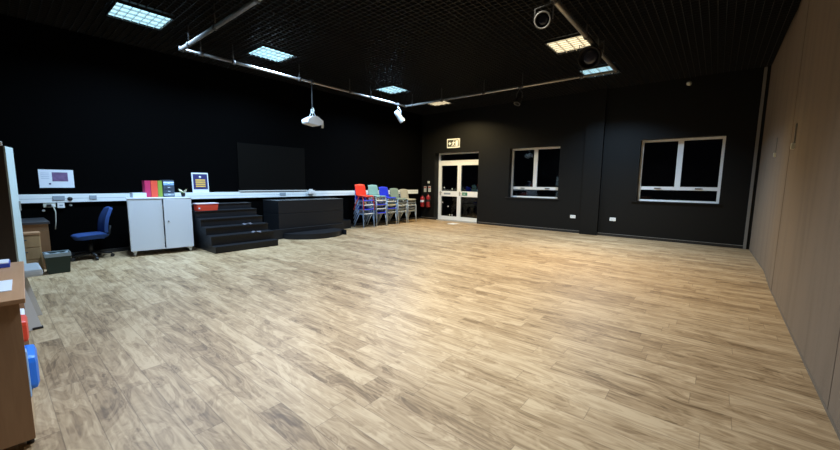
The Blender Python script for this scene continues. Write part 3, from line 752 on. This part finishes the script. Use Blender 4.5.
# ------------------------------------------------------------------ back wall details
def ext(x, label, body_r, h, band):
    e = thing('fire_extinguisher', label, 'fire extinguisher', (x, YB-.10, .47), 0, 'fire extinguishers by the door')
    MB().lathe([(0, 0), (body_r*.8, 0), (body_r, .02), (body_r, h*.72), (body_r*.85, h*.82), (body_r*.35, h*.88), (body_r*.3, h*.93), (0, h*.93)], 20).build('cylinder', M['red_ext'], e)
    MB().lathe([(body_r+.001, h*.40), (body_r+.001, h*.58)], 20).build('label_band', band, e)
    m = MB(); m.box((-.012, -.09, h*.95), (.012, .03, h*.97)); m.box((-.014, -.02, h*.9), (.014, .02, h*.97)); m.box((-.012, -.085, h*.985), (.012, .02, h*1.0)); m.build('handle', M['black'], e)
    MB().tube([(.015, 0, h*.93), (.07, -.02, h*.85), (body_r+.02, -.02, h*.5), (body_r+.018, -.02, h*.2)], .011, 8).build('hose', M['black'], e)
    box((-.05, body_r, h*.5), (.05, .0995, h*.62)).build('bracket', M['dark_steel'], e)
ext(-8.72, 'red fire extinguisher on the back wall, the one nearer the chairs', .085, .46, M['paper'])
ext(-8.44, 'red fire extinguisher on the back wall, the one nearer the door', .08, .52, M['black'])
for x, z0_, z1_, lb in ((-8.675, 1.04, 1.26, 'small pale fire notice above the extinguisher nearer the chairs'), (-8.46, 1.05, 1.27, 'small pale fire notice above the extinguisher nearer the door')):
    s = thing('fire_notice', lb, 'sign', (x, YB, z0_), 0, 'fire notices')
    box((-.06, -.006, 0), (.06, -.0005, z1_-z0_)).build('plate', M['cream'], s)
    box((-.05, -.0072, .15), (.05, -.0062, .20)).build('heading', M['red_ext'], s)
    for k in range(4): box((-.045, -.0072, .03+k*.028), (.045, -.0062, .04+k*.028)).build('text_line', M['socket_grey'], s)
cp = thing('fire_call_point', 'small pale fire alarm call point above the fire notices', 'alarm', (-8.50, YB, 1.37))
box((-.045, -.03, 0), (.045, -.0005, .09), .004).build('case', M['cream'], cp); box((-.025, -.032, .03), (.025, -.0305, .06)).build('pane', M['white'], cp)

es = thing('exit_sign', 'black and white emergency exit sign with running figure above the door', 'sign', (-7.39, YB, 2.80))
box((-.27, -.045, -.155), (.27, -.0005, .165), .006).build('case', M['white'], es)
sg = mat('sign_dark', (.03, .035, .03), .4)
y_ = -.0455
box((-.235, y_-.001, -.115), (.235, y_+.0004, .125)).build('panel', sg, es)
def glyph(polys, name):
    m = MB(); 
    for pl in polys: m.extrude([(a, y_-.0012, b) for a, b in pl], (0, -.001, 0))
    m.build(name, M['white'], es)
glyph([[(.10, -.10), (.20, -.10), (.20, .10), (.10, .10)]], 'doorway_symbol')
glyph([[(-.21, .0), (-.14, .07), (-.14, .03), (-.09, .03), (-.09, -.03), (-.14, -.03), (-.14, -.07)]], 'arrow_symbol')
glyph([[(.01, .07), (.05, .07), (.05, .105), (.01, .105)], [(-.02, -.02), (.04, -.02), (.05, .06), (-.01, .06)], [(-.06, .02), (-.02, .05), (-.02, .02), (-.05, -.01)], [(.04, .05), (.085, .03), (.08, .0), (.04, .02)],
       [(.0, -.02), (.03, -.02), (.07, -.09), (.04, -.10)], [(-.02, -.02), (.01, -.02), (-.04, -.10), (-.075, -.09)]], 'running_figure')

for x, lb in ((-3.16, 'white double socket on the back wall, left of the pillar'), (-2.12, 'white double socket on the back wall, right of the pillar')):
    s = thing('double_socket', lb, 'socket', (x, YB, .425), 0, 'back wall sockets')
    box((-.075, -.018, 0), (.075, -.0005, .09), .004).build('plate', M['white'], s)
    m = MB()
    for sx in (-.037, .037):
        m.box((sx-.004, -.0192, .05), (sx+.004, -.0182, .062)); m.box((sx-.018, -.0192, .03), (sx-.01, -.0182, .036)); m.box((sx+.01, -.0192, .03), (sx+.018, -.0182, .036))
    m.build('pin_holes', M['black'], s)

# pale strips on the partition
for (x, y, z0_, z1_, lb) in ((.713, 8.55, 1.90, 2.22, 'small pale hook strip on the brown partition, nearer the back wall'), (.667, 6.20, 1.85, 2.15, 'small pale hook strip on the brown partition, nearer the viewer')):
    s = thing('hook_strip', lb, 'hook', (x, y, z0_), 0, 'partition hook strips')
    box((-.012, -.012, .06), (.004, .012, z1_-z0_), .003).build('strip', M['grey_trim'], s)
    box((-.03, -.022, 0), (.004, .022, .07), .006).build('hook', M['cream'], s)

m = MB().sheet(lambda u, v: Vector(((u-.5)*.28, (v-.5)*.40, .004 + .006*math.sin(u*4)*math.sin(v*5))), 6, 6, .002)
o = m.build('floor_glint', M['white']); o.location = (-6.93, 10.2, .001); tag(o, 'white sheet imitating reflected light on the floor before the double door', 'paper')  # white sheet paints the light reflected off the floor here

# ------------------------------------------------------------------ world and camera
w = bpy.data.worlds.new('night'); SC.world = w; w.use_nodes = True
w.node_tree.nodes['Background'].inputs['Color'].default_value = (.002, .002, .003, 1)
w.node_tree.nodes['Background'].inputs['Strength'].default_value = .3

cam = bpy.data.cameras.new('camera'); cam.sensor_width = 36; cam.lens = 357.62/840*36; cam.clip_start = .02
co = bpy.data.objects.new('camera', cam); COL.objects.link(co)
F = Vector((-0.63179128, 0.76611505, -0.11793013)); R = Vector((0.7705421, 0.63727757, 0.01192366)); U = Vector((-0.08428912, 0.08333687, 0.99295031))
mw = Matrix((( R.x, U.x, -F.x, 0), (R.y, U.y, -F.y, 0), (R.z, U.z, -F.z, 1.4), (0, 0, 0, 1)))
co.matrix_world = mw
SC.camera = co
SC.view_settings.view_transform = 'Standard'; SC.view_settings.look = 'None'; SC.view_settings.gamma = 1
SC.view_settings.exposure = 0.0; SC.view_settings.use_curve_mapping = False
SC.cycles.use_denoising = True
SC.cycles.max_bounces = 8
